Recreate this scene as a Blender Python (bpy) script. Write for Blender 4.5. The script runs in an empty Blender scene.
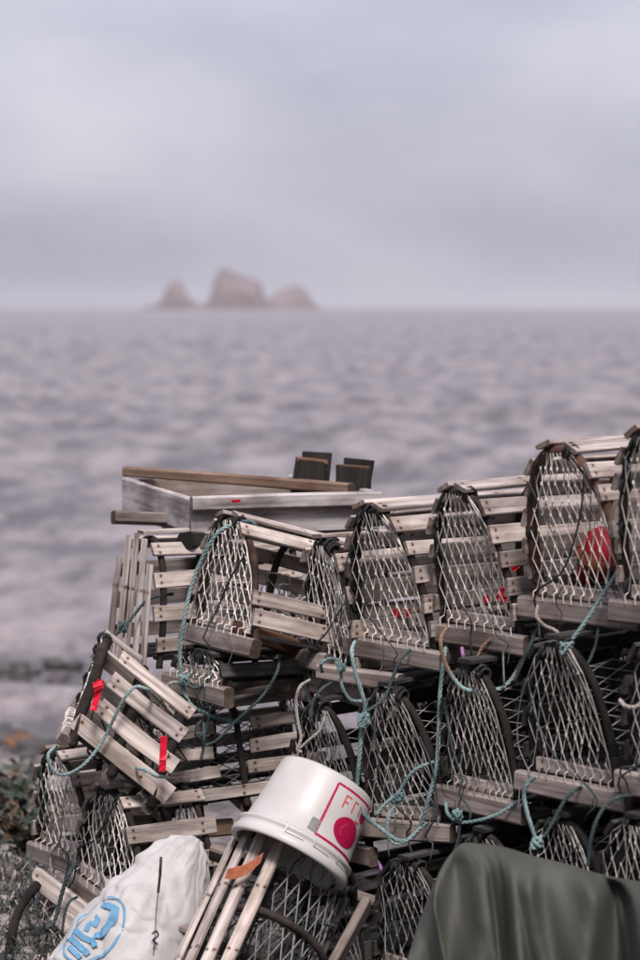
import bpy, math, random
from mathutils import Vector, Matrix, noise
R = math.radians
rnd = random.Random(7)
scene = bpy.context.scene
COL = scene.collection

# ------------------------------------------------------------------ camera
LENS = 85.0
FPX = LENS / 36.0 * 960.0
CAM = Vector((0, 0, 2.4))
PITCH = math.atan(173.0 / FPX)
cd = bpy.data.cameras.new('camera'); cam = bpy.data.objects.new('camera', cd); COL.objects.link(cam)
cd.sensor_fit = 'VERTICAL'; cd.sensor_height = 36.0; cd.lens = LENS
cd.clip_start = 0.05; cd.clip_end = 30000
cam.location = CAM; cam.rotation_euler = (math.pi / 2 - PITCH, 0, 0)
cd.dof.use_dof = True; cd.dof.focus_distance = 4.85; cd.dof.aperture_fstop = 3.4
scene.camera = cam

# ------------------------------------------------------------------ world: overcast sky
SUN_EL, SUN_AZ = R(56), R(174)          # azimuth from +Y (view direction) towards +X: high veiled sun behind the camera
w = bpy.data.worlds.new('World'); scene.world = w; w.use_nodes = True
nt = w.node_tree; nt.nodes.clear()
def N(t, **k):
    n = nt.nodes.new(t)
    for a, b in k.items(): setattr(n, a, b)
    return n
out = N('ShaderNodeOutputWorld'); add = N('ShaderNodeAddShader')
bg1 = N('ShaderNodeBackground'); bg2 = N('ShaderNodeBackground')
sky = N('ShaderNodeTexSky'); sky.sky_type = 'NISHITA'; sky.sun_disc = False
sky.sun_elevation = SUN_EL; sky.sun_rotation = SUN_AZ
sky.air_density = 1.0; sky.dust_density = 4.0
bg1.inputs[1].default_value = 0.0051
nt.links.new(sky.outputs[0], bg1.inputs[0])
tc = N('ShaderNodeTexCoord'); mp = N('ShaderNodeMapping'); mp.inputs['Scale'].default_value = (5.0, 5.0, 13.0)
mp.inputs['Location'].default_value = (2.3, 0.4, 1.1)
nz = N('ShaderNodeTexNoise'); nz.inputs['Scale'].default_value = 1.0; nz.inputs['Detail'].default_value = 4.0; nz.inputs['Roughness'].default_value = 0.5
nt.links.new(tc.outputs['Generated'], mp.inputs[0]); nt.links.new(mp.outputs[0], nz.inputs['Vector'])
cr = N('ShaderNodeValToRGB')
cr.color_ramp.elements[0].position = 0.3; cr.color_ramp.elements[0].color = (0.40, 0.40, 0.50, 1)
cr.color_ramp.elements[1].position = 0.72; cr.color_ramp.elements[1].color = (0.63, 0.615, 0.69, 1)
nt.links.new(nz.outputs['Fac'], cr.inputs[0]); 
sx = N('ShaderNodeSeparateXYZ'); nt.links.new(tc.outputs['Generated'], sx.inputs[0])
mr = N('ShaderNodeMapRange'); mr.inputs[1].default_value = 0.0; mr.inputs[2].default_value = 0.35; mr.inputs[3].default_value = 0.95; mr.inputs[4].default_value = 1.75
nt.links.new(sx.outputs[2], mr.inputs[0])
mx = N('ShaderNodeMix', data_type='RGBA', blend_type='MULTIPLY'); mx.inputs[0].default_value = 1.0
nt.links.new(cr.outputs[0], mx.inputs[6]); nt.links.new(mr.outputs[0], mx.inputs[7])
nt.links.new(mx.outputs[2], bg2.inputs[0]); bg2.inputs[1].default_value = 0.297
nt.links.new(bg1.outputs[0], add.inputs[0]); nt.links.new(bg2.outputs[0], add.inputs[1]); nt.links.new(add.outputs[0], out.inputs[0])

# ------------------------------------------------------------------ sun through cloud
sd = bpy.data.lights.new('sun', 'SUN'); sun = bpy.data.objects.new('sun', sd); COL.objects.link(sun)
sd.energy = 1.5; sd.angle = R(14); sd.color = (1.0, 0.93, 0.88)
sdir = Vector((math.sin(SUN_AZ) * math.cos(SUN_EL), math.cos(SUN_AZ) * math.cos(SUN_EL), math.sin(SUN_EL)))
sun.rotation_euler = sdir.to_track_quat('Z', 'Y').to_euler()
vs = scene.view_settings
vs.view_transform = 'Standard'; vs.look = 'None'; vs.exposure = 1.62; vs.gamma = 1.0; vs.use_curve_mapping = False
scene.cycles.use_denoising = True

# ------------------------------------------------------------------ helpers
def P(px, py, Y):
    """the world point at depth Y (metres ahead of the camera) seen at photo pixel px, py"""
    d = Vector((0, math.cos(PITCH), -math.sin(PITCH))) + Vector((1, 0, 0)) * ((px - 320) / FPX) \
        + Vector((0, math.sin(PITCH), math.cos(PITCH))) * ((480 - py) / FPX)
    return CAM + d * (Y / d.y)

def mesh_obj(name, verts, faces, mat, parent=None, smooth=False, mat2=None):
    me = bpy.data.meshes.new(name)
    me.from_pydata([tuple(v) for v in verts], [], faces)
    me.update()
    if smooth:
        me.polygons.foreach_set('use_smooth', [True] * len(me.polygons))
    o = bpy.data.objects.new(name, me); COL.objects.link(o)
    if mat: me.materials.append(mat)
    if parent: o.parent = parent
    return o
def use_mesh(name, me, parent, M):
    o = bpy.data.objects.new(name, me); COL.objects.link(o); o.parent = parent; o.matrix_local = M
    return o
def thing(name, label, cat, M=None, group=None):
    o = bpy.data.objects.new(name, None); COL.objects.link(o); o.empty_display_size = 0.1
    if M is not None: o.matrix_world = M
    tag(o, label, cat, group)
    return o
def tag(o, label=None, cat=None, group=None, kind=None):
    if label: o['label'] = label
    if cat: o['category'] = cat
    if group: o['group'] = group
    if kind: o['kind'] = kind
    return o
def frame(o, x, y, z):
    M = Matrix.Identity(4)
    for i in range(3):
        M[i][0] = x[i]; M[i][1] = y[i]; M[i][2] = z[i]; M[i][3] = o[i]
    return M

def catmull(pts, step=0.008):
    pts = [Vector(p) for p in pts]
    if len(pts) < 3: 
        n = max(2, int((pts[1] - pts[0]).length / step)); return [pts[0].lerp(pts[1], i / n) for i in range(n + 1)]
    q = [pts[0] * 2 - pts[1]] + pts + [pts[-1] * 2 - pts[-2]]
    res = []
    for i in range(1, len(q) - 2):
        a, b, c, d = q[i - 1], q[i], q[i + 1], q[i + 2]
        n = max(2, int((c - b).length / step))
        for k in range(n):
            t = k / n; t2 = t * t; t3 = t2 * t
            res.append(0.5 * ((2 * b) + (c - a) * t + (2 * a - 5 * b + 4 * c - d) * t2 + (3 * b - a - 3 * c + d) * t3))
    res.append(q[-2]); return res

def frames(path):
    n = len(path); T = []
    for i in range(n):
        t = path[min(i + 1, n - 1)] - path[max(i - 1, 0)]
        T.append(t.normalized() if t.length > 1e-9 else Vector((0, 0, 1)))
    ref = Vector((0, 0, 1)) if abs(T[0].z) < 0.9 else Vector((1, 0, 0))
    u = (ref - T[0] * ref.dot(T[0])).normalized(); U = [u]
    for i in range(1, n):
        u = u - T[i] * u.dot(T[i])
        u = u.normalized() if u.length > 1e-6 else T[i].orthogonal().normalized()
        U.append(u)
    return T, U

def tube(V, F, path, rad, sides=6, cap=True):
    """rad: number or function(i, n)"""
    T, U = frames(path); n = len(path); b = len(V)
    for i in range(n):
        W = T[i].cross(U[i]); r = rad(i, n) if callable(rad) else rad
        for k in range(sides):
            a = 2 * math.pi * k / sides
            V.append(path[i] + (U[i] * math.cos(a) + W * math.sin(a)) * r)
    for i in range(n - 1):
        for k in range(sides):
            k2 = (k + 1) % sides
            F.append((b + i * sides + k, b + i * sides + k2, b + (i + 1) * sides + k2, b + (i + 1) * sides + k))
    if cap:
        F.append(tuple(b + k for k in reversed(range(sides)))); F.append(tuple(b + (n - 1) * sides + k for k in range(sides)))

def rope_geo(V, F, path, r, pitch=None):
    """three laid strands"""
    pitch = pitch or r * 7
    T, U = frames(path); n = len(path); s = [0.0]
    for i in range(1, n): s.append(s[-1] + (path[i] - path[i - 1]).length)
    for k in range(3):
        st = []
        for i in range(n):
            W = T[i].cross(U[i]); a = 2 * math.pi * (k / 3 + s[i] / pitch)
            st.append(path[i] + (U[i] * math.cos(a) + W * math.sin(a)) * r * 0.52)
        tube(V, F, st, r * 0.56, 5)

def plank_geo(L, wd, th, rg, segs=2, warp=0.003):
    """chamfered board along local X, centred in Y, Z"""
    V, F = [], []; c = min(wd, th) * 0.18
    sec = [(-wd/2 + c, -th/2), (wd/2 - c, -th/2), (wd/2, -th/2 + c), (wd/2, th/2 - c), (wd/2 - c, th/2), (-wd/2 + c, th/2), (-wd/2, th/2 - c), (-wd/2, -th/2 + c)]
    for i in range(segs + 1):
        x = L * i / segs; dy = rg.uniform(-1, 1) * warp; dz = rg.uniform(-1, 1) * warp * 0.7; k = 1 + rg.uniform(-0.08, 0.08)
        sk = rg.uniform(-1, 1) * 0.06 if i in (0, segs) else 0
        for y, z in sec: V.append(Vector((x + sk * y, y * k + dy, z + dz)))
    for i in range(segs):
        for k in range(8):
            k2 = (k + 1) % 8
            F.append((i*8 + k, (i+1)*8 + k, (i+1)*8 + k2, i*8 + k2))
    F.append(tuple(range(8))); F.append(tuple(segs*8 + k for k in reversed(range(8))))
    return V, F
_pl = {}
def plank_mesh(L, wd, th, mat, warp=0.003, variants=4):
    key = (round(L, 2), round(wd, 3), round(th, 3), mat.name, rnd.randrange(variants))
    if key not in _pl:
        V, F = plank_geo(key[0], wd, th, rnd, 2, warp)
        me = bpy.data.meshes.new('lath'); me.from_pydata([tuple(v) for v in V], [], F); me.materials.append(mat); me.update(); _pl[key] = me
    return _pl[key]
def board_between(name, a, b, wd, th, up, mat, parent=None, inv=None, warp=0.002):
    """a board from a to b; up = direction of its thickness (world); wd across"""
    x = (b - a); L = x.length; x.normalize(); z = (up - x * up.dot(x)).normalized(); y = z.cross(x)
    V, F = plank_geo(L, wd, th, rnd, 2, warp)
    o = mesh_obj(name, V, F, mat, None)
    M = frame(a, x, y, z)
    if parent:
        o.parent = parent; o.matrix_local = (parent.matrix_world.inverted() @ M)
    else: o.matrix_world = M
    return o

# ------------------------------------------------------------------ materials
def new_mat(name):
    m = bpy.data.materials.new(name); m.use_nodes = True; t = m.node_tree
    return m, t, t.nodes['Principled BSDF']
def nd(t, ty, **k):
    n = t.nodes.new(ty)
    for a, b in k.items(): setattr(n, a, b)
    return n
def ramp(t, fac, stops):
    r = nd(t, 'ShaderNodeValToRGB'); e = r.color_ramp.elements
    e[0].position, e[0].color = stops[0][0], (*stops[0][1], 1); e[1].position, e[1].color = stops[-1][0], (*stops[-1][1], 1)
    for p, c in stops[1:-1]: q = e.new(p); q.color = (*c, 1)
    t.links.new(fac, r.inputs[0]); return r.outputs[0]
def mul(t, a, b, fac=1.0):
    m = nd(t, 'ShaderNodeMix', data_type='RGBA', blend_type='MULTIPLY'); m.inputs[0].default_value = fac
    t.links.new(a, m.inputs[6]); t.links.new(b, m.inputs[7]); return m.outputs[2]
def noise_tex(t, vec, scale, detail=4, rough=0.55):
    n = nd(t, 'ShaderNodeTexNoise'); n.inputs['Scale'].default_value = scale; n.inputs['Detail'].default_value = detail; n.inputs['Roughness'].default_value = rough
    t.links.new(vec, n.inputs['Vector']); return n.outputs['Fac']
def coords(t, scale=(1, 1, 1), randomise=True):
    c = nd(t, 'ShaderNodeTexCoord'); v = c.outputs['Object']
    if randomise:
        oi = nd(t, 'ShaderNodeObjectInfo'); mm = nd(t, 'ShaderNodeMath', operation='MULTIPLY'); mm.inputs[1].default_value = 37.0
        t.links.new(oi.outputs['Random'], mm.inputs[0])
        va = nd(t, 'ShaderNodeVectorMath', operation='ADD'); t.links.new(v, va.inputs[0]); t.links.new(mm.outputs[0], va.inputs[1]); v = va.outputs[0]
    m = nd(t, 'ShaderNodeMapping'); m.inputs['Scale'].default_value = scale; t.links.new(v, m.inputs[0]); return m.outputs[0]
def obj_tint(t, lo, hi):
    oi = nd(t, 'ShaderNodeObjectInfo'); return ramp(t, oi.outputs['Random'], [(0, lo), (1, hi)])
def bump(t, b, h, strength, dist=0.002):
    n = nd(t, 'ShaderNodeBump'); n.inputs['Strength'].default_value = strength; n.inputs['Distance'].default_value = dist
    t.links.new(h, n.inputs['Height']); t.links.new(n.outputs[0], b.inputs['Normal'])

def wood_mat(name, dark, light, tint_lo=(0.72, 0.70, 0.70), tint_hi=(1.12, 1.08, 1.05), stain=(0.55, 0.5, 0.47), rough=0.85, grain=(3, 90, 90), endg=(0.42, 0.38, 0.36), nails=False):
    m, t, b = new_mat(name)
    g = noise_tex(t, coords(t, grain), 1.0, 5, 0.65)
    c = ramp(t, g, [(0.28, dark), (0.62, light)])
    s = noise_tex(t, coords(t, (5, 14, 14)), 1.3, 4, 0.6)
    c = mul(t, c, ramp(t, s, [(0.36, stain), (0.58, (1, 1, 1))]))
    c = mul(t, c, obj_tint(t, tint_lo, tint_hi))
    if nails:
        nc = nd(t, 'ShaderNodeTexCoord'); ns = nd(t, 'ShaderNodeSeparateXYZ'); t.links.new(nc.outputs['Object'], ns.inputs[0])
        def mt(op, a, b2=None, c3=None):
            q = nd(t, 'ShaderNodeMath', operation=op)
            for i_, v_ in enumerate((a, b2, c3)):
                if v_ is None: continue
                if isinstance(v_, (int, float)): q.inputs[i_].default_value = v_
                else: t.links.new(v_, q.inputs[i_])
            return q.outputs[0]
        fx = mt('WRAP', mt('SUBTRACT', ns.outputs[0], 0.016), 0.085, -0.085)
        fy = mt('SUBTRACT', mt('ABSOLUTE', ns.outputs[1]), 0.008)
        d = mt('SQRT', mt('ADD', mt('MULTIPLY', fx, fx), mt('MULTIPLY', fy, fy)))
        c = mul(t, c, ramp(t, mt('MULTIPLY', d, 100.0), [(0.20, (0.10, 0.07, 0.06)), (0.32, (0.68, 0.56, 0.50)), (0.70, (1, 1, 1))]))
    ge = nd(t, 'ShaderNodeTexCoord'); gs = nd(t, 'ShaderNodeSeparateXYZ'); t.links.new(ge.outputs['Normal'], gs.inputs[0])      # end grain darker than the long faces
    ga = nd(t, 'ShaderNodeMath', operation='ABSOLUTE'); t.links.new(gs.outputs[0], ga.inputs[0])
    c = mul(t, c, ramp(t, ga.outputs[0], [(0.6, (1, 1, 1)), (0.9, endg)]))
    t.links.new(c, b.inputs['Base Color']); b.inputs['Roughness'].default_value = rough; b.inputs['Specular IOR Level'].default_value = 0.25
    bump(t, b, g, 0.6, 0.0015)
    return m
LATH = wood_mat('weathered lath', (0.165, 0.144, 0.137), (0.57, 0.512, 0.487), nails=True)
SILL = wood_mat('weathered sill', (0.115, 0.097, 0.092), (0.31, 0.274, 0.260))
SHADELATH = wood_mat('shade-darkened lath', (0.018, 0.019, 0.0205), (0.074, 0.072, 0.072))  # shade of the gaps put into the wood colour of lower and deeper traps
FLOORL = wood_mat('shade-darkened floor lath', (0.013, 0.0142, 0.0155), (0.054, 0.053, 0.053))  # shade inside the traps put into the floor lath colour
BROWNW = wood_mat('brown timber', (0.09, 0.060, 0.045), (0.24, 0.165, 0.125))
DARKW = wood_mat('dark stained timber', (0.012, 0.013, 0.014), (0.032, 0.028, 0.026), stain=(0.6, 0.6, 0.6))
RUSTW = wood_mat('rusty brown board', (0.06, 0.032, 0.02), (0.17, 0.095, 0.06))
PAINTW = wood_mat('worn white paint', (0.22, 0.205, 0.21), (0.54, 0.515, 0.52), stain=(0.45, 0.42, 0.42))
BARK = wood_mat('dark bark', (0.006, 0.0064, 0.007), (0.028, 0.024, 0.023), tint_lo=(0.6, 0.6, 0.6), tint_hi=(1.5, 1.3, 1.2), grain=(40, 40, 40), endg=(1, 1, 1))
BARKR = wood_mat('reddish bark', (0.02, 0.013, 0.011), (0.095, 0.055, 0.043), tint_lo=(0.7, 0.7, 0.7), tint_hi=(1.3, 1.2, 1.1), grain=(40, 40, 40), endg=(1, 1, 1))

def plain(name, c, rough=0.7, var=0.25, scale=60, spec=0.3, bmp=0.0):
    m, t, b = new_mat(name)
    n = noise_tex(t, coords(t), scale, 4, 0.6)
    lo = tuple(x * (1 - var) for x in c); hi = tuple(min(1, x * (1 + var)) for x in c)
    t.links.new(ramp(t, n, [(0.3, lo), (0.7, hi)]), b.inputs['Base Color'])
    b.inputs['Roughness'].default_value = rough; b.inputs['Specular IOR Level'].default_value = spec
    if bmp: bump(t, b, n, bmp, 0.002)
    return m
def rope_mat(name, a, bcol, scale=9):
    m, t, b = new_mat(name)
    n = noise_tex(t, coords(t), scale, 3, 0.6); f = noise_tex(t, coords(t), 420, 2, 0.6)
    c = mul(t, ramp(t, n, [(0.38, a), (0.62, bcol)]), ramp(t, f, [(0.3, (0.6, 0.6, 0.6)), (0.6, (1, 1, 1))]))
    t.links.new(c, b.inputs['Base Color']); b.inputs['Roughness'].default_value = 0.8; b.inputs['Specular IOR Level'].default_value = 0.2
    bump(t, b, f, 0.5, 0.001)
    return m
TEAL = rope_mat('teal rope', (0.10, 0.160, 0.172), (0.27, 0.365, 0.372))
DTEAL = rope_mat('dark teal rope', (0.028, 0.045, 0.050), (0.075, 0.105, 0.11))
BEIGE = rope_mat('beige rope', (0.26, 0.22, 0.20), (0.40, 0.37, 0.35))
MIXR = rope_mat('patched rope', (0.24, 0.15, 0.11), (0.28, 0.42, 0.43), scale=5)
NETW = rope_mat('pale net twine', (0.56, 0.52, 0.48), (0.85, 0.80, 0.75), scale=20)
NETM = rope_mat('mid-tone net twine', (0.24, 0.225, 0.215), (0.56, 0.525, 0.50), scale=11)  # tone between the pale and the dull twine
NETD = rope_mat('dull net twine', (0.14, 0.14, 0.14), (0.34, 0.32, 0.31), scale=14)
TWD = rope_mat('dark twine', (0.012, 0.015, 0.017), (0.05, 0.055, 0.055), scale=14)
RED = plain('red plastic', (0.60, 0.010, 0.035), 0.45, 0.12, 40)
BUOYR = plain('faded red buoy', (0.40, 0.02, 0.04), 0.6, 0.3, 14, bmp=0.3)
PURP = plain('purple twine', (0.26, 0.12, 0.28), 0.7)
GREENT = plain('green twine', (0.035, 0.12, 0.085), 0.7)
ORANGE = plain('orange tag', (0.46, 0.15, 0.085), 0.7, 0.3, 90)
PINK = plain('pink plastic', (0.75, 0.06, 0.22), 0.5)
ROCKD = plain('stone ballast', (0.12, 0.115, 0.115), 0.85, 0.4, 40, bmp=0.5)
KNOTD = plain('dark cord', (0.018, 0.02, 0.021), 0.9, 0.5, 60)

# ------------------------------------------------------------------ setting: ground, sea, islands
def terrain_h(x, y):
    z = 1.0
    if y > 5.6:
        t = min(1.0, (y - 5.6) / 6.6); z = 1.0 - 1.0 * (t ** 0.85)
    if y > 12.2: z = -0.09 * (y - 12.2)
    if y < -1.5: return 1.0 + min(9.0, 0.95 * (-1.5 - y)) + 0.5 * noise.noise(Vector((x * 0.3, y * 0.3, 0)))     # unseen grassy bank behind the camera, added to cut low frontal light
    z += 0.10 * max(0.0, min(1.0, (x + 0.1) / 1.2)) * (1 if y < 6 else max(0, 1 - (y - 6) / 4))
    z += 0.05 * noise.noise(Vector((x * 0.9, y * 0.9, 0))) + 0.02 * noise.noise(Vector((x * 4, y * 4, 3)))
    return max(z, -6)
ys = [-60, -40, -25, -18, -14, -12, -11, -10, -8, -6, -4, -3, -2, -1.5, 0, 1.5, 2.5] + [3 + 0.06 * i for i in range(200)] + [15.2, 16, 18, 20, 25, 30, 40, 60, 90]
xs = [-90, -50, -30, -18, -10, -6, -4, -3.2] + [-2.6 + 0.06 * i for i in range(60)] + [1 + 0.12 * i for i in range(14)] + [3, 4, 6, 10, 18, 30, 50, 90]
V = [(x, y, terrain_h(x, y)) for y in ys for x in xs]; nx = len(xs)
F = [(j*nx+i, j*nx+i+1, (j+1)*nx+i+1, (j+1)*nx+i) for j in range(len(ys)-1) for i in range(nx-1)]
m, t, b = new_mat('shingle ground')
gc = nd(t, 'ShaderNodeTexCoord').outputs['Object']
v1 = nd(t, 'ShaderNodeTexVoronoi'); v1.inputs['Scale'].default_value = 38; t.links.new(gc, v1.inputs['Vector'])
n1 = noise_tex(t, gc, 2.2, 5); n2 = noise_tex(t, gc, 60, 4)
c = ramp(t, v1.outputs['Color'], [(0.1, (0.06, 0.053, 0.053)), (0.6, (0.16, 0.14, 0.135)), (1, (0.36, 0.315, 0.305))])
c = mul(t, c, ramp(t, n1, [(0.35, (0.40, 0.37, 0.34)), (0.6, (1, 1, 1))]))
c = mul(t, c, ramp(t, n2, [(0.3, (0.55, 0.55, 0.55)), (0.6, (1, 1, 1))]))
sp = nd(t, 'ShaderNodeSeparateXYZ'); t.links.new(gc, sp.inputs[0])
gm = nd(t, 'ShaderNodeMapRange'); gm.inputs[1].default_value = 1.3; gm.inputs[2].default_value = 2.0; t.links.new(sp.outputs[2], gm.inputs[0])
gx = nd(t, 'ShaderNodeMix', data_type='RGBA'); t.links.new(gm.outputs[0], gx.inputs[0]); t.links.new(c, gx.inputs[6])
t.links.new(ramp(t, n2, [(0.3, (0.028, 0.034, 0.024)), (0.7, (0.07, 0.075, 0.045))]), gx.inputs[7]); c = gx.outputs[2]
t.links.new(c, b.inputs['Base Color']); b.inputs['Roughness'].default_value = 0.85
bump(t, b, v1.outputs['Distance'], 0.8, 0.02)
tag(mesh_obj('ground', V, F, m, smooth=True), kind='structure')

# sea: real swell near the shore, fine ripples by bump
def sea_h(x, y):
    if y > 1500: return 0.0
    k = min(1.0, max(0.2, (y - 11) / 22)) * max(0.0, 1 - y / 1500)
    h = 0.40 * noise.noise(Vector((x * 0.22, y * 0.13, 0))) + 0.20 * noise.noise(Vector((x * 0.55, y * 0.42, 5))) + 0.08 * noise.noise(Vector((x * 1.3, y * 1.4, 9)))
    h *= k
    if y < 30:   # low breakers along the shore
        ph = y * 1.55 + 1.6 * noise.noise(Vector((x * 0.35, y * 0.2, 2))); cr = 0.5 + 0.5 * math.sin(ph)
        h += 0.15 * cr ** 4 * max(0.0, 1 - abs(y - 17) / 14) * (0.6 + 0.8 * noise.noise(Vector((x * 0.6, y * 0.5, 4))))
    return h + 0.004
ys = [10.5 + 0.12 * i for i in range(130)]
while ys[-1] < 9000: ys.append(ys[-1] * 1.012 + 0.05)
V, F = [], []; NXS = 150
for y in ys:
    half = 6 + y * 0.75
    for i in range(NXS + 1):
        u = 2 * i / NXS - 1; x = half * (0.35 * u + 0.65 * u ** 3)
        V.append((x, y, sea_h(x, y)))
for j in range(len(ys) - 1):
    for i in range(NXS):
        a = j * (NXS + 1) + i; F.append((a, a + 1, a + NXS + 2, a + NXS + 1))
m, t, b = new_mat('sea water')
gc = nd(t, 'ShaderNodeTexCoord').outputs['Object']
mpn = nd(t, 'ShaderNodeMapping'); mpn.inputs['Scale'].default_value = (0.5, 1.6, 1); t.links.new(gc, mpn.inputs[0])
r1 = noise_tex(t, mpn.outputs[0], 1.4, 6, 0.65)
mp2 = nd(t, 'ShaderNodeMapping'); mp2.inputs['Scale'].default_value = (0.30, 0.10, 1); t.links.new(gc, mp2.inputs[0])
r2 = noise_tex(t, mp2.outputs[0], 3.6, 9, 0.76)
c = ramp(t, r2, [(0.43, (0.070, 0.060, 0.067)), (0.59, (0.25, 0.213, 0.22))])
t.links.new(c, b.inputs['Base Color']); b.inputs['Roughness'].default_value = 0.28; b.inputs['IOR'].default_value = 1.33
bump(t, b, r1, 1.0, 0.25)
tag(mesh_obj('sea', V, F, m, smooth=True), kind='structure')

# islands
ISL = plain('island rock', (0.165, 0.137, 0.145), 0.9, 0.35, 0.03)
def sea_stack(label, outline, Y, depth, seed):
    """outline: photo pixels of the rock's skyline, left to right; the rock gets a rounded plan of its own depth"""
    pts = [P(px, py, Y) for px, py in outline]
    V, F = [], []; K = 14; rows = 9
    # polar heightfield over an elliptical plan
    x0, x1 = pts[0].x, pts[-1].x; cx, hw = (x0 + x1) / 2, (x1 - x0) / 2
    def sky(x):
        for a, bb in zip(pts, pts[1:]):
            if a.x <= x <= bb.x: return a.z + (bb.z - a.z) * (x - a.x) / max(1e-6, bb.x - a.x)
        return 0
    NXX, NYY = 44, 22
    for j in range(NYY + 1):
        for i in range(NXX + 1):
            x = x0 + (x1 - x0) * i / NXX; v = 2 * j / NYY - 1
            u = (x - cx) / hw; wid = math.sqrt(max(0.0, 1 - abs(u) ** 3)) * depth
            y = Y + v * wid
            h = max(0, sky(x)) * max(0.0, 1 - abs(v) ** 4) ** 0.6
            n = noise.noise(Vector((x * 0.06, y * 0.06, seed))) + 0.5 * noise.noise(Vector((x * 0.16, y * 0.16, seed)))
            z = h * (1 + 0.10 * n) - 1.0
            V.append((x + 2.0 * noise.noise(Vector((x * .1, z * .15, seed + 3))), y + 3 * n, z))
    for j in range(NYY):
        for i in range(NXX):
            a = j * (NXX + 1) + i; F.append((a, a + 1, a + NXX + 2, a + NXX + 1))
    o = mesh_obj('rocky_island', V, F, ISL)
    tag(o, label, 'island', 'rock islands on the horizon'); return o
YI = 2200
sea_stack('small pointed rock islet, leftmost of the three on the horizon', [(140, 308), (152, 304), (160, 301), (166, 290), (172, 279), (179, 280), (185, 290), (192, 301), (204, 304), (212, 308)], YI, 22, 1)
sea_stack('tallest blocky rock island in the middle of the three on the horizon', [(186, 308), (198, 304), (206, 302), (211, 297), (215, 279), (220, 268), (232, 272), (246, 277), (258, 279), (264, 294), (274, 301), (284, 304), (292, 308)], YI + 40, 45, 5)
sea_stack('low flat-topped rock island, rightmost of the three on the horizon', [(262, 308), (270, 301), (275, 291), (283, 288), (296, 286), (306, 289), (311, 297), (315, 304), (322, 308)], YI - 20, 28, 9)

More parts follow.
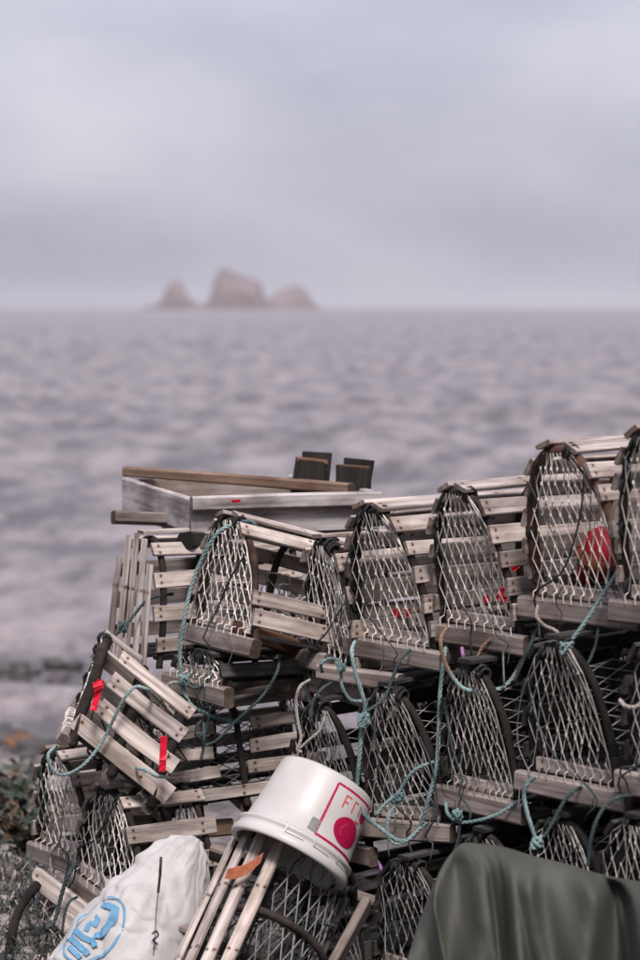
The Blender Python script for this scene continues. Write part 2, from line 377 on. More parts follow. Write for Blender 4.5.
# ------------------------------------------------------------------ lobster traps
GROUP = 'wooden lobster traps in the stack'
def make_trap(label, M, W, H, L, lean=0.0, pexp=0.88, n_laths=9, lath_w=0.034, net='front', netmat=NETW, net_cols=8, net_rows=8, shear=0.0,
              segs=None, skip=(), mid=(0.5,), sill_h=0.042, end_slats=False, bow_mat=BARK, redbow=False, tangle=0, headboard=True, lath_range=(0.06, 0.94),
              side_net=None, seed=1, back_net=True, sill_mat=None, bow_r=0.0082, front_sill=True, bulge=0.006, wbk=0.80, lm=None, loose=True):
    rg = random.Random(seed); lm = lm or LATH
    root = thing('lobster_trap', label, 'lobster trap', M, GROUP)
    z0 = sill_h + 0.004; Hb = H - z0 - 0.012; Wb = W * wbk
    tab = []
    for i in range(241):
        ph = math.pi * (1 - i / 240); c = math.cos(ph); s = math.sin(ph)
        tab.append((math.copysign(abs(c) ** pexp, c) * Wb / 2, z0 + Hb * (s ** 0.95)))
    cum = [0.0]
    for a, bb in zip(tab, tab[1:]): cum.append(cum[-1] + math.hypot(bb[0]-a[0], bb[1]-a[1]))
    def prof(tt):
        d = tt * cum[-1]; lo = 0
        while lo < 239 and cum[lo + 1] < d: lo += 1
        k = (d - cum[lo]) / max(1e-9, cum[lo+1] - cum[lo]); a, bb = tab[lo], tab[lo+1]
        p = (a[0] + (bb[0]-a[0])*k, a[1] + (bb[1]-a[1])*k); ln = math.hypot(bb[0]-a[0], bb[1]-a[1]) or 1
        return p, ((bb[0]-a[0])/ln, (bb[1]-a[1])/ln)
    def halfw(z):
        s = max(0.0, min(1.0, (z - z0) / Hb)); return Wb / 2 * (max(0.0, 1 - s ** (2/0.95)) ** (pexp / 2))
    sh = lambda z: -lean * (z - z0)
    net_rows = net_rows + (rg.choice((-1, 0, 0, 1)) if net_rows > 5 else 0)
    # sills (cross boards under the bows)
    stations = [0.0] + [mm * L for mm in mid] + [L]
    for k, y in enumerate(stations):
        if k == 0 and not front_sill: continue
        me_v, me_f = plank_geo(W + (0.012 if k == 0 else -0.01) + rg.uniform(-0.006, 0.006), sill_h, 0.026, rg, 2, 0.002)
        o = mesh_obj('sill', me_v, me_f, sill_mat or SILL, root)
        o.matrix_local = frame(Vector((-(W + (0.012 if k == 0 else -0.01)) / 2, y - (0.016 if k == 0 else 0.0), sill_h / 2)), (1, 0, 0), (0, 0, 1), (0, -1, 0))
    # floor laths
    for k in range(4):
        x = -Wb * 0.42 + Wb * 0.84 * k / 3
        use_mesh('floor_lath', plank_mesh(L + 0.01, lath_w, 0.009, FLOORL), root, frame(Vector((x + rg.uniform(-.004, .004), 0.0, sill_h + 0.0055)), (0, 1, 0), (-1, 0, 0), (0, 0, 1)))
    # bows
    for k, y in enumerate(stations):
        path = [Vector((tab[0][0], y, z0 - 0.02))]
        jx = rg.uniform(-1, 1) * 5
        for i in range(0, 241, 8):
            xx, zz = tab[i]
            wob = 0.004
            path.append(Vector((xx + wob * noise.noise(Vector((i * .03, jx, 0))), y + sh(zz) + wob * noise.noise(Vector((i * .03, jx, 7))), zz - 0.011)))
        path.append(Vector((tab[-1][0], y, z0 - 0.02)))
        V, F = [], []
        tube(V, F, path, lambda i, n: bow_r * (1 + 0.22 * noise.noise(Vector((i * 0.45, jx, 3)))), 8)
        bo = mesh_obj('bow', V, F, BARKR if (redbow and k == 0) else bow_mat, root, smooth=True)
        if k == 0: front_bow = bo
    # laths over the bows
    for i in range(n_laths):
        if i in skip: continue
        tt = lath_range[0] + (lath_range[1] - lath_range[0]) * i / (n_laths - 1) + rg.uniform(-0.008, 0.008)
        (px, pz), (tx, tz) = prof(tt)
        nrm = Vector((-tz, 0, tx)); 
        spans = (segs or {}).get(i, [(-0.014 - rg.uniform(0, 0.012), L + 0.014 + rg.uniform(0, 0.012))])
        for y0, y1 in spans:
            p = Vector((px, y0 + sh(pz), pz)) + nrm * 0.0058
            tilt = rg.uniform(-1, 1) * 0.012
            xa = Vector((0, 1, 0)) + Vector((tx, 0, tz)) * tilt; xa.normalize()
            za = (nrm - xa * nrm.dot(xa)).normalized(); ya = za.cross(xa)
            use_mesh('lath', plank_mesh(y1 - y0, lath_w * rg.choice((0.92, 1.0, 1.0, 1.1)), 0.009, lm), root, frame(p, xa, ya, za))
    # end net
    def net_mesh(cols, rows, ph):
        V, F = [], []; top = z0 + Hb * 0.95; bot = sill_h + 0.016
        def node(j, i):
            z = bot + (top - bot) * (j / rows); off = 0.5 if j % 2 else 0.0
            s = -1 + 2 * (i + off) / cols
            if s < -1: s = -1.0
            if s > 1: s = 1.0
            x = s * max(0.012, halfw(z) - 0.006) + 0.007 * (1 - s * s) * noise.noise(Vector((s * 1.3, j * .35, ph + 20)))
            jt = 0.0014 if abs(s) < 0.98 else 0
            zz = z + shear * (s * Wb / 2) * (1 - abs(2*j/rows - 1)) 
            bl = bulge * (1 - s * s) * math.sin(math.pi * min(1, j / rows)) 
            return Vector((x + jt * noise.noise(Vector((i * 1.7, j * 2.3, ph))) * 1.6, sh(zz) - 0.013 + bl + 0.004 * noise.noise(Vector((i * .9, j * .9, ph + 4))), zz + jt * noise.noise(Vector((i * 2.1, j * 1.1, ph + 9)))))
        for j in range(rows):
            for i in range(cols + 1):
                a = node(j, i)
                nb = (i, i - 1) if j % 2 == 0 else (i, i + 1)
                for q in nb:
                    if q < 0 or q > cols: continue
                    bq = node(j + 1, q)
                    if (bq - a).length > 0.004 and (abs(2 * i / cols - 1) > .8 or rg.random() > .035):
                        mdp = a.lerp(bq, 0.5) + Vector((rg.uniform(-1, 1) * .0004, rg.uniform(-1, 1) * .0008, 0))
                        tube(V, F, [a, mdp, bq], 0.0013, 4, False)
                if 0 < i < cols: tube(V, F, [a + Vector((0, -.0015, -.003)), a + Vector((0, -.0015, 0.003))], 0.0026, 4)
        # lacing round the head board
        for i in range(cols + 1):
            a = node(0, i); tube(V, F, [a, a + Vector((0.002, -0.014, -0.004)), a + Vector((0.003, -0.014, -0.020)), a + Vector((0.003, -0.002, -0.024))], 0.0014, 4, False)
        return V, F
    if end_slats:
        k = 5
        for i in range(k):
            s = -0.84 + 1.68 * i / (k - 1); x = s * Wb / 2
            lo, hi = z0, z0 + Hb
            for _ in range(30):
                md = (lo + hi) / 2
                if halfw(md) > abs(x) * 0.86: lo = md
                else: hi = md
            xt = x * 0.86
            a = Vector((x, -0.004, 0.0)); bq = Vector((xt, sh(lo) - 0.004, lo + 0.004)); d = (bq - a)
            xa = d.normalized(); za = Vector((0, -1, 0)); za = (za - xa * za.dot(xa)).normalized(); ya = za.cross(xa)
            V, F = plank_geo(d.length, 0.022, 0.007, rg, 2, 0.002); o = mesh_obj('end_slat', V, F, LATH, root); o.matrix_local = frame(a + Vector((0, -0.03, 0)), xa, ya, za)
    else:
        if headboard:
            wB = (Wb - 0.02); V, F = plank_geo(wB, 0.026, 0.012, rg, 2, 0.002)
            o = mesh_obj('head_board', V, F, LATH, root); o.matrix_local = frame(Vector((-wB / 2, -0.006, sill_h + 0.016)), (1, 0, 0), (0, 0, 1), (0, -1, 0))
        if net:
            V, F = net_mesh(net_cols, net_rows, seed * 3.1); mesh_obj('end_net', V, F, netmat, root)
        # dark cord lashing at the head of the front bow
        for k in range(7):
            V, F = [], []; th0 = rg.uniform(0.40, 0.56) if k < 3 else (k - 3) * .12 + rg.uniform(.04, .12); (px, pz), tn = prof(th0); c0 = Vector((px, sh(pz) - 0.004, pz - 0.008))
            path = [c0 + Vector((math.cos(a) * tn[0] * 0.004 + 0.010 * a / 9, math.sin(a) * 0.014, math.cos(a) * 0.014)) for a in [q * 0.7 for q in range(14)]]
            tube(V, F, path, 0.0035, 5); mesh_obj('lashing', V, F, KNOTD, front_bow, smooth=True)
        for k in range(3 if loose else 0):
            (ax_, az_), _ = prof(rg.uniform(.25, .75)); bx_ = rg.uniform(-.45, .45) * W
            V, F = [], []
            pa_ = Vector((ax_, sh(az_) - .018, az_ - .01)); pb_ = Vector((bx_, -.036, rg.uniform(0, .04)))
            pts_ = [pa_] + [pa_.lerp(pb_, q) + Vector((rg.uniform(-.03, .03), -rg.uniform(.0, .012), rg.uniform(-.03, .01))) for q in (.3, .6, .85)] + [pb_, pb_ + Vector((rg.uniform(-.02, .02), -.006, -rg.uniform(.02, .07)))]
            tube(V, F, catmull(pts_, .012), rg.choice((.0011, .0015, .0022)), 5); mesh_obj('loose_twine', V, F, (NETD, TWD, DTEAL, TWD)[(seed + k) % 4], root, smooth=True)
    if back_net:
        V, F = net_mesh(7, 5, seed * 1.7); o = mesh_obj('end_net', V, F, NETD, root); o.location = (0, L, 0)
    if side_net:
        t0, t1, y0, y1 = side_net; V, F = [], []
        ca, ra = 7, 8
        def nod(i, j):
            (px, pz), tn = prof(t0 + (t1 - t0) * (i + (0.5 if j % 2 else 0)) / ca)
            y = y0 + (y1 - y0) * j / ra; sag = 0.85 + 0.1 * noise.noise(Vector((i, j, seed)))
            return Vector((px * sag, y + sh(pz) + 0.006 * noise.noise(Vector((i * .8, j * .8, 2))), z0 + (pz - z0) * sag))
        for j in range(ra):
            for i in range(ca):
                for q in ((i, i - 1) if j % 2 == 0 else (i, i + 1)):
                    if 0 <= q <= ca - 1: tube(V, F, [nod(i, j), nod(q, j + 1)], 0.0013, 4, False)
        mesh_obj('side_net', V, F, NETD, root)
    if tangle:
        V, F = [], []
        for k in range(tangle):
            c0 = Vector((rg.uniform(-.3, .3) * Wb, rg.uniform(.12, .85) * L, z0 + rg.uniform(.1, .6) * Hb)); pts = []
            for q in range(7):
                pts.append(c0 + Vector((rg.uniform(-1, 1) * Wb * .22, rg.uniform(-1, 1) * .09, rg.uniform(-1, 1) * Hb * .25)))
            tube(V, F, catmull(pts, 0.012), rg.choice((0.0012, 0.0016, 0.0028)), 4, False)
        o = mesh_obj('twine_tangle', V, F, TWD if seed % 2 else NETD, root); o['kind'] = 'stuff'
    root['_h'] = H
    return root

def trap_at(label, px, D, wpx, hpx, yaw, pitch=0, roll=0, corner='l', L=0.5, W=None, **k):
    """front sill corner seen at px; wpx: width of the front sill in the photo; hpx: height"""
    H = hpx * D / FPX; cy, sy = math.cos(R(yaw)), math.sin(R(yaw))
    if W is None:
        tr = (px[0] + wpx - 320) / FPX; W = (tr * D - (px[0] - 320) / FPX * D) / (cy + tr * sy)
    Rm = Matrix.Rotation(-R(yaw), 3, 'Z') @ Matrix.Rotation(R(pitch), 3, 'X') @ Matrix.Rotation(R(roll), 3, 'Y')
    cl = Vector((-W / 2 if corner == 'l' else W / 2, -0.03, 0.0))
    loc = P(px[0], px[1], D) - Rm @ cl
    M = Rm.to_4x4(); M.translation = loc
    return make_trap(label, M, W, H, L, **k)

# top row
T0 = trap_at('slatted-end lobster trap under the white crate, leftmost of the top row', (104, 662), 5.25, 46, 138, 60, L=0.34, lean=-0.12, pexp=0.75, end_slats=True, n_laths=9, seed=3, sill_h=0.03, front_sill=False, wbk=.9)
T1 = trap_at('lobster trap tipped downwards at its back, below the white crate', (178, 640), 5.02, 70, 137, 56, pitch=-15, L=0.36, lean=0.20, seed=4, skip=(8, 9), n_laths=12, tangle=14, redbow=True, net_cols=8, wbk=.82)
T1s = trap_at('squashed low lobster trap between the tipped trap and the open-sided trap', (162, 692), 5.04, 60, 52, 56, pitch=-2, L=0.40, seed=5, n_laths=5, net_rows=3, pexp=0.45, tangle=4, lath_range=(0.1, 0.9), wbk=.85, lm=SHADELATH)
T1b = trap_at('narrow lobster trap with green and purple twine at its arch', (298, 690), 4.99, 62, 166, 52, roll=2, L=0.42, lean=0.16, seed=6, shear=-0.5, net_cols=8, tangle=5, wbk=.8)
T2 = trap_at('lobster trap with red tape inside, just right of the green twine trap', (344, 655), 4.86, 92, 162, 50, L=0.48, lean=0.24, seed=7, net_cols=8, tangle=3, n_laths=12)
T3 = trap_at('top row lobster trap with crumpled red scraps, third from the right edge', (428, 642), 4.68, 94, 168, 48, L=0.48, lean=0.26, seed=8, net_cols=8, tangle=3, n_laths=12)
T4 = trap_at('tall lobster trap with a faded red buoy inside', (519, 617), 4.48, 116, 184, 46, L=0.50, lean=0.26, seed=9, net_cols=9, redbow=True, bow_r=0.012, n_laths=12)
T5 = trap_at('top row lobster trap cut off by the right edge', (610, 622), 4.24, 120, 206, 45, L=0.5, lean=0.26, seed=10, net_cols=9, n_laths=12)
# second row
R2a = trap_at('shadowed lobster trap behind the top of the white bucket', (290, 846), 4.93, 76, 162, 50, L=0.46, lean=0.16, seed=11, shear=-0.4, netmat=NETD, net_cols=9, wbk=.84, skip=(5, 6, 7), side_net=(.55, .9, .02, .42), tangle=4, lm=SHADELATH)
R2b = trap_at('middle row lobster trap right of the bucket with long teal bridle', (360, 838), 4.74, 90, 164, 36, roll=-4, L=0.48, lean=0.20, seed=12, shear=-0.5, net_cols=8, wbk=.84, skip=(5, 6, 7), side_net=(.55, .9, .02, .42), tangle=4, lm=SHADELATH, netmat=NETM)
R2c = trap_at('middle row lobster trap hung with brown and teal rope', (436, 806), 4.62, 84, 160, 48, L=0.48, lean=0.18, seed=13, shear=-0.3, net_cols=9, skip=(5, 6, 7), side_net=(.55, .9, .02, .42), tangle=4, lm=SHADELATH, netmat=NETM)
R2d = trap_at('middle row lobster trap beneath the one holding the buoy', (516, 792), 4.42, 106, 170, 46, L=0.5, lean=0.2, seed=14, shear=-0.35, net_cols=9, skip=(5, 6, 7), side_net=(.55, .9, .02, .42), tangle=4, lm=SHADELATH, netmat=NETM)
R2e = trap_at('middle row lobster trap cut off by the right edge', (616, 794), 4.2, 110, 176, 45, L=0.5, lean=0.2, seed=15, skip=(5, 6, 7), side_net=(.55, .9, .02, .42), tangle=4, lm=SHADELATH, netmat=NETM)
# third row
R3z = trap_at('lobster trap in the dark under the white bucket', (288, 1000), 4.86, 84, 152, 48, L=0.46, lean=0.08, seed=26, netmat=NETD, lm=SHADELATH)
R3a = trap_at('dark lobster trap at the bottom below the teal bridle', (368, 985), 4.70, 90, 148, 46, L=0.48, lean=0.14, seed=16, shear=-0.3, netmat=NETD, wbk=.84, skip=(5, 6, 7), side_net=(.55, .9, .02, .42), tangle=4, lm=SHADELATH)
R3b = trap_at('dark lobster trap just behind the peak of the olive tarpaulin', (440, 966), 4.62, 90, 156, 48, L=0.48, lean=0.1, seed=17, netmat=NETD, skip=(5, 6, 7), side_net=(.55, .9, .02, .42), tangle=4, lm=SHADELATH)
R3c = trap_at('lobster trap with tilted netting above the middle of the tarpaulin', (517, 962), 4.46, 100, 168, 46, L=0.5, lean=0.14, seed=18, shear=-0.6, skip=(5, 6, 7), side_net=(.55, .9, .02, .42), tangle=4, lm=SHADELATH, netmat=NETM)
R3d = trap_at('bottom row lobster trap above the tarpaulin at the right edge', (586, 962), 4.26, 108, 166, 45, L=0.5, lean=0.14, seed=19, shear=-0.4, skip=(5, 6, 7), side_net=(.55, .9, .02, .42), tangle=4, lm=SHADELATH, netmat=NETM)
# traps deeper in the pile, glimpsed between the front ones
def behind(tr, n, dx=0.0, back=0.56):
    Mx = tr.matrix_world.copy(); a = Vector((Mx[0][1], Mx[1][1], Mx[2][1])); u = Vector((Mx[0][0], Mx[1][0], Mx[2][0]))
    Mx.translation = Mx.translation + a * back + u * dx
    make_trap('lobster trap deeper in the pile, glimpsed in the dark between the front traps', Mx, 0.30, tr['_h'], 0.46, seed=50 + n, n_laths=11, netmat=NETD, back_net=False, lath_w=.04, lm=SHADELATH, loose=False)
for n, tr in enumerate((R2a, R2b, R2c, R2d, R3z, R3a, R3b, R3c)): behind(tr, n, 0.02 * (n % 3 - 1))
for n, (tr, dx) in enumerate(((R2a, .16), (R2b, .16), (R3z, .16), (R3a, .16), (R2b, -.15), (R2c, .02))): behind(tr, 20 + n, dx, 1.05)
behind(R2b, 30, -.31, .60); behind(R2b, 31, .30, .95); behind(R2b, 32, -.62, .95); behind(R2a, 33, -.32, .75); behind(R3a, 34, -.33, .62); behind(R3b, 35, -.33, .90)
# left side
def seg(a, b, L): return [(-0.015, a), (b, L + 0.015)]
def trap_frame(label, origin, a_dir, u_hint, W, H, L, **k):
    a = a_dir.normalized(); u = (u_hint - a * u_hint.dot(a)).normalized(); z = u.cross(a)
    return make_trap(label, frame(origin, u, a, z), W, H, L, **k)
Lt = 0.34
L2 = trap_at('lobster trap with a gap in its side slats, left of the bucket', (160, 826), 4.92, 0, 124, 74, pitch=5, corner='r', L=Lt, W=.30, seed=20, lean=0.0, pexp=0.55, n_laths=13, lath_w=0.030, wbk=.98,
             segs={9: seg(.115, .20, Lt), 10: seg(.11, .19, Lt), 11: seg(.115, .18, Lt)}, side_net=(.66, .97, .06, .24), tangle=8, lath_range=(0.04, 0.97), sill_h=.03)
L1 = trap_at('toppled lobster trap with red tape on its slanting slats', (54, 742), 4.74, 0, 116, 86, pitch=-39, corner='r', L=0.215, W=.24, seed=21, pexp=0.8, n_laths=9, lath_w=0.038, lean=0.36, wbk=.96, loose=False,
             segs={4: [(-.015, .085)], 5: [(.035, .23)], 6: [(.03, .23)], 7: [(.025, .23)]}, skip=(3,), tangle=6, net_cols=8, lath_range=(0.05, 0.95), bow_r=0.012, sill_h=.03)
L3 = trap_at('lobster trap at the left edge of the pile above the weeds', (27, 860), 5.22, 64, 128, 54, L=0.30, lean=0.12, pexp=1.0, seed=22, net_cols=8, n_laths=8)
L4 = trap_at('lobster trap with steep foot board, right beside the white sack', (66, 890), 4.97, 66, 134, 57, roll=7, pitch=-2, L=0.17, lean=0.06, seed=23, net_cols=8, n_laths=9, wbk=.9)

# ------------------------------------------------------------------ front trap lying with its arch towards the viewer
o0 = P(288, 888, 4.62); o1 = P(236, 1010, 4.36)
ux = P(366, 912, 4.58) - P(212, 848, 4.66)
FT = trap_frame('toppled lobster trap in front with pale slats leaning on the sack', o0 + Vector((0, .10, -.03)), (o1 - o0), -ux, 0.35, 0.19, 0.42, pexp=0.9, n_laths=10, lath_w=0.024, loose=False,
                skip=(0, 1, 2, 3, 4), side_net=(0.04, 0.55, 0.0, 0.40), tangle=26, seed=25, headboard=False, net=None, lath_range=(0.05, 0.97), back_net=False)
board_between('runner', P(366, 905, 4.60), P(328, 975, 4.44), 0.05, 0.018, Vector((1, 0.4, 0.2)), SILL, FT)

def part_of(o, root):
    o.parent = root; o.matrix_parent_inverse = root.matrix_world.inverted(); return o
bpy.context.view_layer.update()

# ------------------------------------------------------------------ small pieces inside or on the traps
def scrap(parent, px, py, D, wpx, hpx, mat, name='red_tape', ang=0.0, seed=0):
    """a crumpled strip of plastic"""
    c = P(px, py, D); sc = D / FPX; rg = random.Random(seed + int(px)); V, F = [], []; n = 6
    for i in range(n + 1):
        for k in (-1, 1):
            u = (i / n - .5) * hpx * sc; v = k * wpx * sc / 2
            x = v * math.cos(ang) - u * math.sin(ang); z = v * math.sin(ang) + u * math.cos(ang)
            for d in (0, 1): V.append(c + Vector((x, rg.uniform(-.004, .004) + d * 0.0015, z)))
    for i in range(n):
        a = i * 4; q = a + 4
        F += [(a, a+2, q+2, q), (a+1, q+1, q+3, a+3), (a, q, q+1, a+1), (a+2, a+3, q+3, q+2)]
    F += [(0, 1, 3, 2), (n*4, n*4+2, n*4+3, n*4+1)]
    o = mesh_obj(name, V, F, mat, smooth=False)
    if parent: part_of(o, parent)
    return o
scrap(L1, 97, 695, 4.70, 7, 32, RED, ang=-.25); scrap(L1, 163, 754, 4.69, 7, 36, RED, ang=-.05)
scrap(L1, 98, 686, 4.695, 10, 9, RED, ang=.3, seed=3)
for x, wd in ((362, 7), (380, 5), (397, 9), (408, 6)): scrap(T2, x, 613, 4.90, wd, 8, RED, ang=.1, seed=x)
scrap(T3, 514, 566, 4.72, 8, 9, RED, ang=.6); scrap(T3, 503, 594, 4.70, 11, 14, RED, ang=-.3); scrap(T3, 486, 599, 4.74, 7, 7, RED, ang=.4)
scrap(T1, 236, 501, 4.99, 9, 3, RED); scrap(T1b, 313, 622, 5.03, 7, 5, RED, ang=.2)

def tie(parent, pts, D, r, mat, name='tie'):
    V, F = [], []; tube(V, F, catmull([P(x, y, D + dd) for x, y, dd in pts], 0.006), r, 6)
    return part_of(mesh_obj(name, V, F, mat, smooth=True), parent)
tie(T1b, [(330, 542, 0.02), (325, 538, -.02), (320, 546, -.02), (321, 558, -.02), (327, 566, -.01), (334, 562, 0)], 4.95, .0045, GREENT)
tie(T1b, [(338, 540, 0.02), (332, 537, -.02), (329, 544, -.02), (331, 555, -.01)], 4.93, .004, PURP)
tie(T2, [(380, 507, 0.02), (372, 508, -.02), (368, 518, -.02), (370, 530, -.01), (377, 534, 0)], 4.82, .005, GREENT)
tie(T2, [(394, 510, 0.02), (387, 506, -.02), (383, 513, -.02), (385, 524, -.01), (392, 530, 0)], 4.81, .004, PURP)
tie(R2c, [(462, 648, 0), (463, 655, -.02), (465, 662, 0)], 4.57, .004, PURP)
tie(R2a, [(318, 700, 0), (316, 708, -.02), (318, 716, 0)], 4.88, .004, PURP)
tie(R3a, [(378, 862, 0), (381, 868, -.02), (380, 876, 0)], 4.66, .004, PURP)

# buoy inside the tall trap
def lathe(profile, seg, M, name, mat, parent=None, smooth=True):
    V, F = [], []
    for r, z in profile:
        for k in range(seg):
            a = 2 * math.pi * k / seg; V.append(M @ Vector((r * math.cos(a), r * math.sin(a), z)))
    n = len(profile)
    for i in range(n - 1):
        for k in range(seg):
            k2 = (k + 1) % seg; F.append((i*seg+k, i*seg+k2, (i+1)*seg+k2, (i+1)*seg+k))
    o = mesh_obj(name, V, F, mat, parent, smooth); return o
bc = P(596, 556, 4.58)
bt = thing('buoy', 'faded red foam buoy lying inside the tall trap', 'buoy', Matrix.Translation(bc))
Mb = Matrix.Translation(bc) @ Matrix.Rotation(R(25), 4, 'Y') @ Matrix.Rotation(R(20), 4, 'X')
o = lathe([(0.001, -.062), (.022, -.06), (.038, -.04), (.044, 0), (.040, .035), (.024, .058), (.012, .064), (.001, .065)], 20, Mb, 'float_body', BUOYR); part_of(o, bt)
o = lathe([(.0445, -.012), (.0455, -.008), (.0455, .008), (.0440, .012)], 20, Mb, 'stripe', plain('buoy stripe', (.33, .10, .06), .6)); part_of(o, bt)

# ------------------------------------------------------------------ crate of white boards on top
A = P(125, 481, 5.80); B = P(193, 496, 5.22)
ca = (A - B); ca.z = 0; dB = ca.normalized(); dF = Vector((dB.y, -dB.x, 0)); UPZ = Vector((0, 0, 1))
LA = ca.length; LB = 0.45
zt = B.z
crate = thing('wooden_crate', 'open crate of worn white boards resting on top of the traps', 'crate', Matrix.Translation(Vector((B.x, B.y, zt - .10))))
def cb(name, a, b, wd, th, up, mat): 
    o = board_between(name, a, b, wd, th, up, mat); part_of(o, crate); return o
bpy.context.view_layer.update()
Bz = lambda v, z: Vector((v.x, v.y, z))
Cc = B + dF * LB; Aa = B + dB * LA; Dd = Aa + dF * LB
cb('side_board', Bz(B, zt - .045), Bz(Aa, zt - .045), .085, .018, -dF, PAINTW)
cb('side_board', Bz(Cc, zt - .045), Bz(Dd, zt - .045), .085, .018, dF, PAINTW)
cb('front_board', Bz(B, zt - .055) - dB*.012 + dF*-.01, Bz(Cc, zt - .055) - dB*.012, .075, .018, -dB, PAINTW)
cb('rail', Bz(B, zt - .016) - dB*.034 - dF*.014, Bz(Cc, zt - .016) - dB*.034, .034, .024, -dB, PAINTW)
cb('back_board', Bz(Aa, zt - .05) + dB*.012, Bz(Dd, zt - .05) + dB*.012, .085, .018, dB, SILL)
for i in range(6):
    q = B + dB * (LA * (i + .5) / 6); cb('bottom_board', Bz(q, zt - .096) + dF*.01, Bz(q, zt - .096) + dF*(LB-.01), .085, .012, UPZ, SILL)
cb('corner_post', Bz(B, zt - .005) + dF*.012 + dB*.03, Bz(B, zt - .135) + dF*.012 + dB*.03, .04, .03, -dB, SILL)
pa, pb = P(126, 471, 5.86), P(352, 489, 5.36)
tag(board_between('plank', pa, pb, .03, .026, Vector((0, 0, 1)), BROWNW), 'long brown plank laid across the white crate', 'plank')
def stub(label, x0, x1, y0, y1, D):
    t = thing('timber_block', label, 'wood block', Matrix.Translation(P((x0+x1)/2, y1 + 30, D)), 'dark timber blocks')
    bpy.context.view_layer.update()
    sc = D / FPX; w_ = (x1 - x0) * sc
    tilt = Vector((.10, 0, 1)).normalized()
    base = P((x0 + x1) / 2 - 5, y1 + 12, D)
    part_of(board_between('front_plank', base, base + tilt * ((y1 - y0 + 8) * sc), w_ * .95, .035, Vector((.12, -1, .1)), DARKW), t)
    b2 = base + Vector((.012, .045, 0))
    part_of(board_between('rear_plank', b2, b2 + tilt * ((y1 - y0 + 15) * sc), w_ * .86, .03, Vector((.12, -1, .1)), DARKW), t)
    c0 = base + tilt * ((y1 - y0 + 8) * sc)
    part_of(board_between('top_batten', c0 + Vector((-w_*.44, -.004, .004)), c0 + Vector((w_*.46, .004, -.004)), .034, .010, Vector((0, 0, 1)), RUSTW), t)
stub('dark timber block standing behind the crate, the left one of two', 296, 330, 456, 482, 5.50)
stub('dark timber block standing behind the crate, the right one of two', 338, 372, 463, 488, 5.46)
tag(board_between('beam', P(113, 517, 5.36), P(214, 521, 5.46), .032, .036, Vector((0, -1, .2)), SILL), 'short grey beam under the left end of the crate', 'beam')
tag(board_between('beam', P(186, 541, 5.14), P(232, 545, 5.36), .04, .04, Vector((0, -1, .2)), DARKW), 'dark timber end under the crate corner above the slatted trap', 'beam')
tag(board_between('board', P(320, 671, 4.88), P(402, 683, 4.72), .036, .028, Vector((-.6, -1, 0)), SILL), 'loose grey board under the trap with red tape inside', 'board')
tag(board_between('board', P(236, 630, 4.86), P(303, 650, 5.02), .040, .03, Vector((.6, -1, 0)), RUSTW), 'rusty brown board along the foot of the tipped trap', 'board')
tag(board_between('board', P(34, 876, 4.98), P(98, 926, 4.84), .044, .022, Vector((-.5, -1, .3)), LATH), 'pale broken board slanting down below the left traps', 'board')
tag(board_between('board', P(58, 913, 4.92), P(88, 942, 4.82), .046, .022, Vector((-.5, -1, .3)), LATH), 'short pale board stuck in the dry grass by the sack', 'board')
tag(board_between('board', P(120, 836, 4.92), P(232, 826, 5.02), .036, .022, Vector((.3, -1, .1)), BROWNW), 'brown board under the trap with the slat gap', 'board')

# ------------------------------------------------------------------ bucket
BUCK = plain('white bucket plastic', (0.44, 0.418, 0.414), 0.42, 0.10, 7, 0.4)
CRIM = plain('crimson print', (0.34, 0.004, 0.05), 0.5, 0.1, 50)
CRIM2 = plain('faded red print', (0.50, 0.07, 0.06), 0.5, 0.1, 50)
GREYP = plain('grey print', (0.16, 0.17, 0.175), 0.5, 0.2, 50)
rc = P(287, 860, 4.60); bcn = P(328, 781, 4.68)
ax = (bcn - rc).normalized(); BH = (bcn - rc).length
xs_ = (Vector((0, -1, 0)) - ax * Vector((0, -1, 0)).dot(ax)).normalized(); ysd = ax.cross(xs_)      # xs_ faces the viewer
MB = frame(rc, xs_, ysd, ax)
bk = thing('bucket', 'white plastic bucket upside down with red printed panel', 'bucket', MB)
bpy.context.view_layer.update()
r0, r1 = .122, .104
def brad(z): return r0 + (r1 - r0) * z / BH
prof_b = [(.118, .002), (.130, .0), (.132, .004), (.132, .014), (.129, .018), (.1265, .023), (.1265, .030), (.129, .032), (.129, .038), (.1245, .040), (brad(.045) + .0005, .046), (brad(.1), .1),
          (r1 + .002, BH - .008), (r1, BH - .003), (r1 - .004, BH), (r1 - .012, BH - .002), (r1 - .014, BH - .006), (.001, BH - .006)]
bb_ = lathe(prof_b, 72, MB, 'body', BUCK); part_of(bb_, bk); bpy.context.view_layer.update()
inner = [(.118, .002), (brad(.02) - .004, .02), (r1 - .004, BH - .012), (.001, BH - .012)]
o = lathe(inner, 48, MB, 'inner_wall', BUCK); part_of(o, bk)
def bpt(ang, z, off=.0012):     # ang from the viewer side towards the picture's right
    r = brad(z) + off; return MB @ Vector((r * math.cos(ang), r * math.sin(ang) * SGN, z))
test = MB @ Vector((0, .1, .1)); SGN = 1 if test.x > rc.x else -1
def bpatch(name, poly_fn, mat, off=.0012):
    V, F = poly_fn(off); part_of(mesh_obj(name, V, F, mat, smooth=True), bb_)
def strip(a0, z0, a1, z1, hw, off, V, F, n=14):
    b0 = len(V); d = Vector(((a1 - a0) * .11, z1 - z0)); d.normalize(); nx_, nz_ = -d.y, d.x
    for i in range(n + 1):
        k = i / n; a, z = a0 + (a1 - a0) * k, z0 + (z1 - z0) * k
        V.append(bpt(a + nx_ * hw / .11, z + nz_ * hw, off)); V.append(bpt(a - nx_ * hw / .11, z - nz_ * hw, off))
    for i in range(n): q = b0 + i * 2; F.append((q, q + 1, q + 3, q + 2))
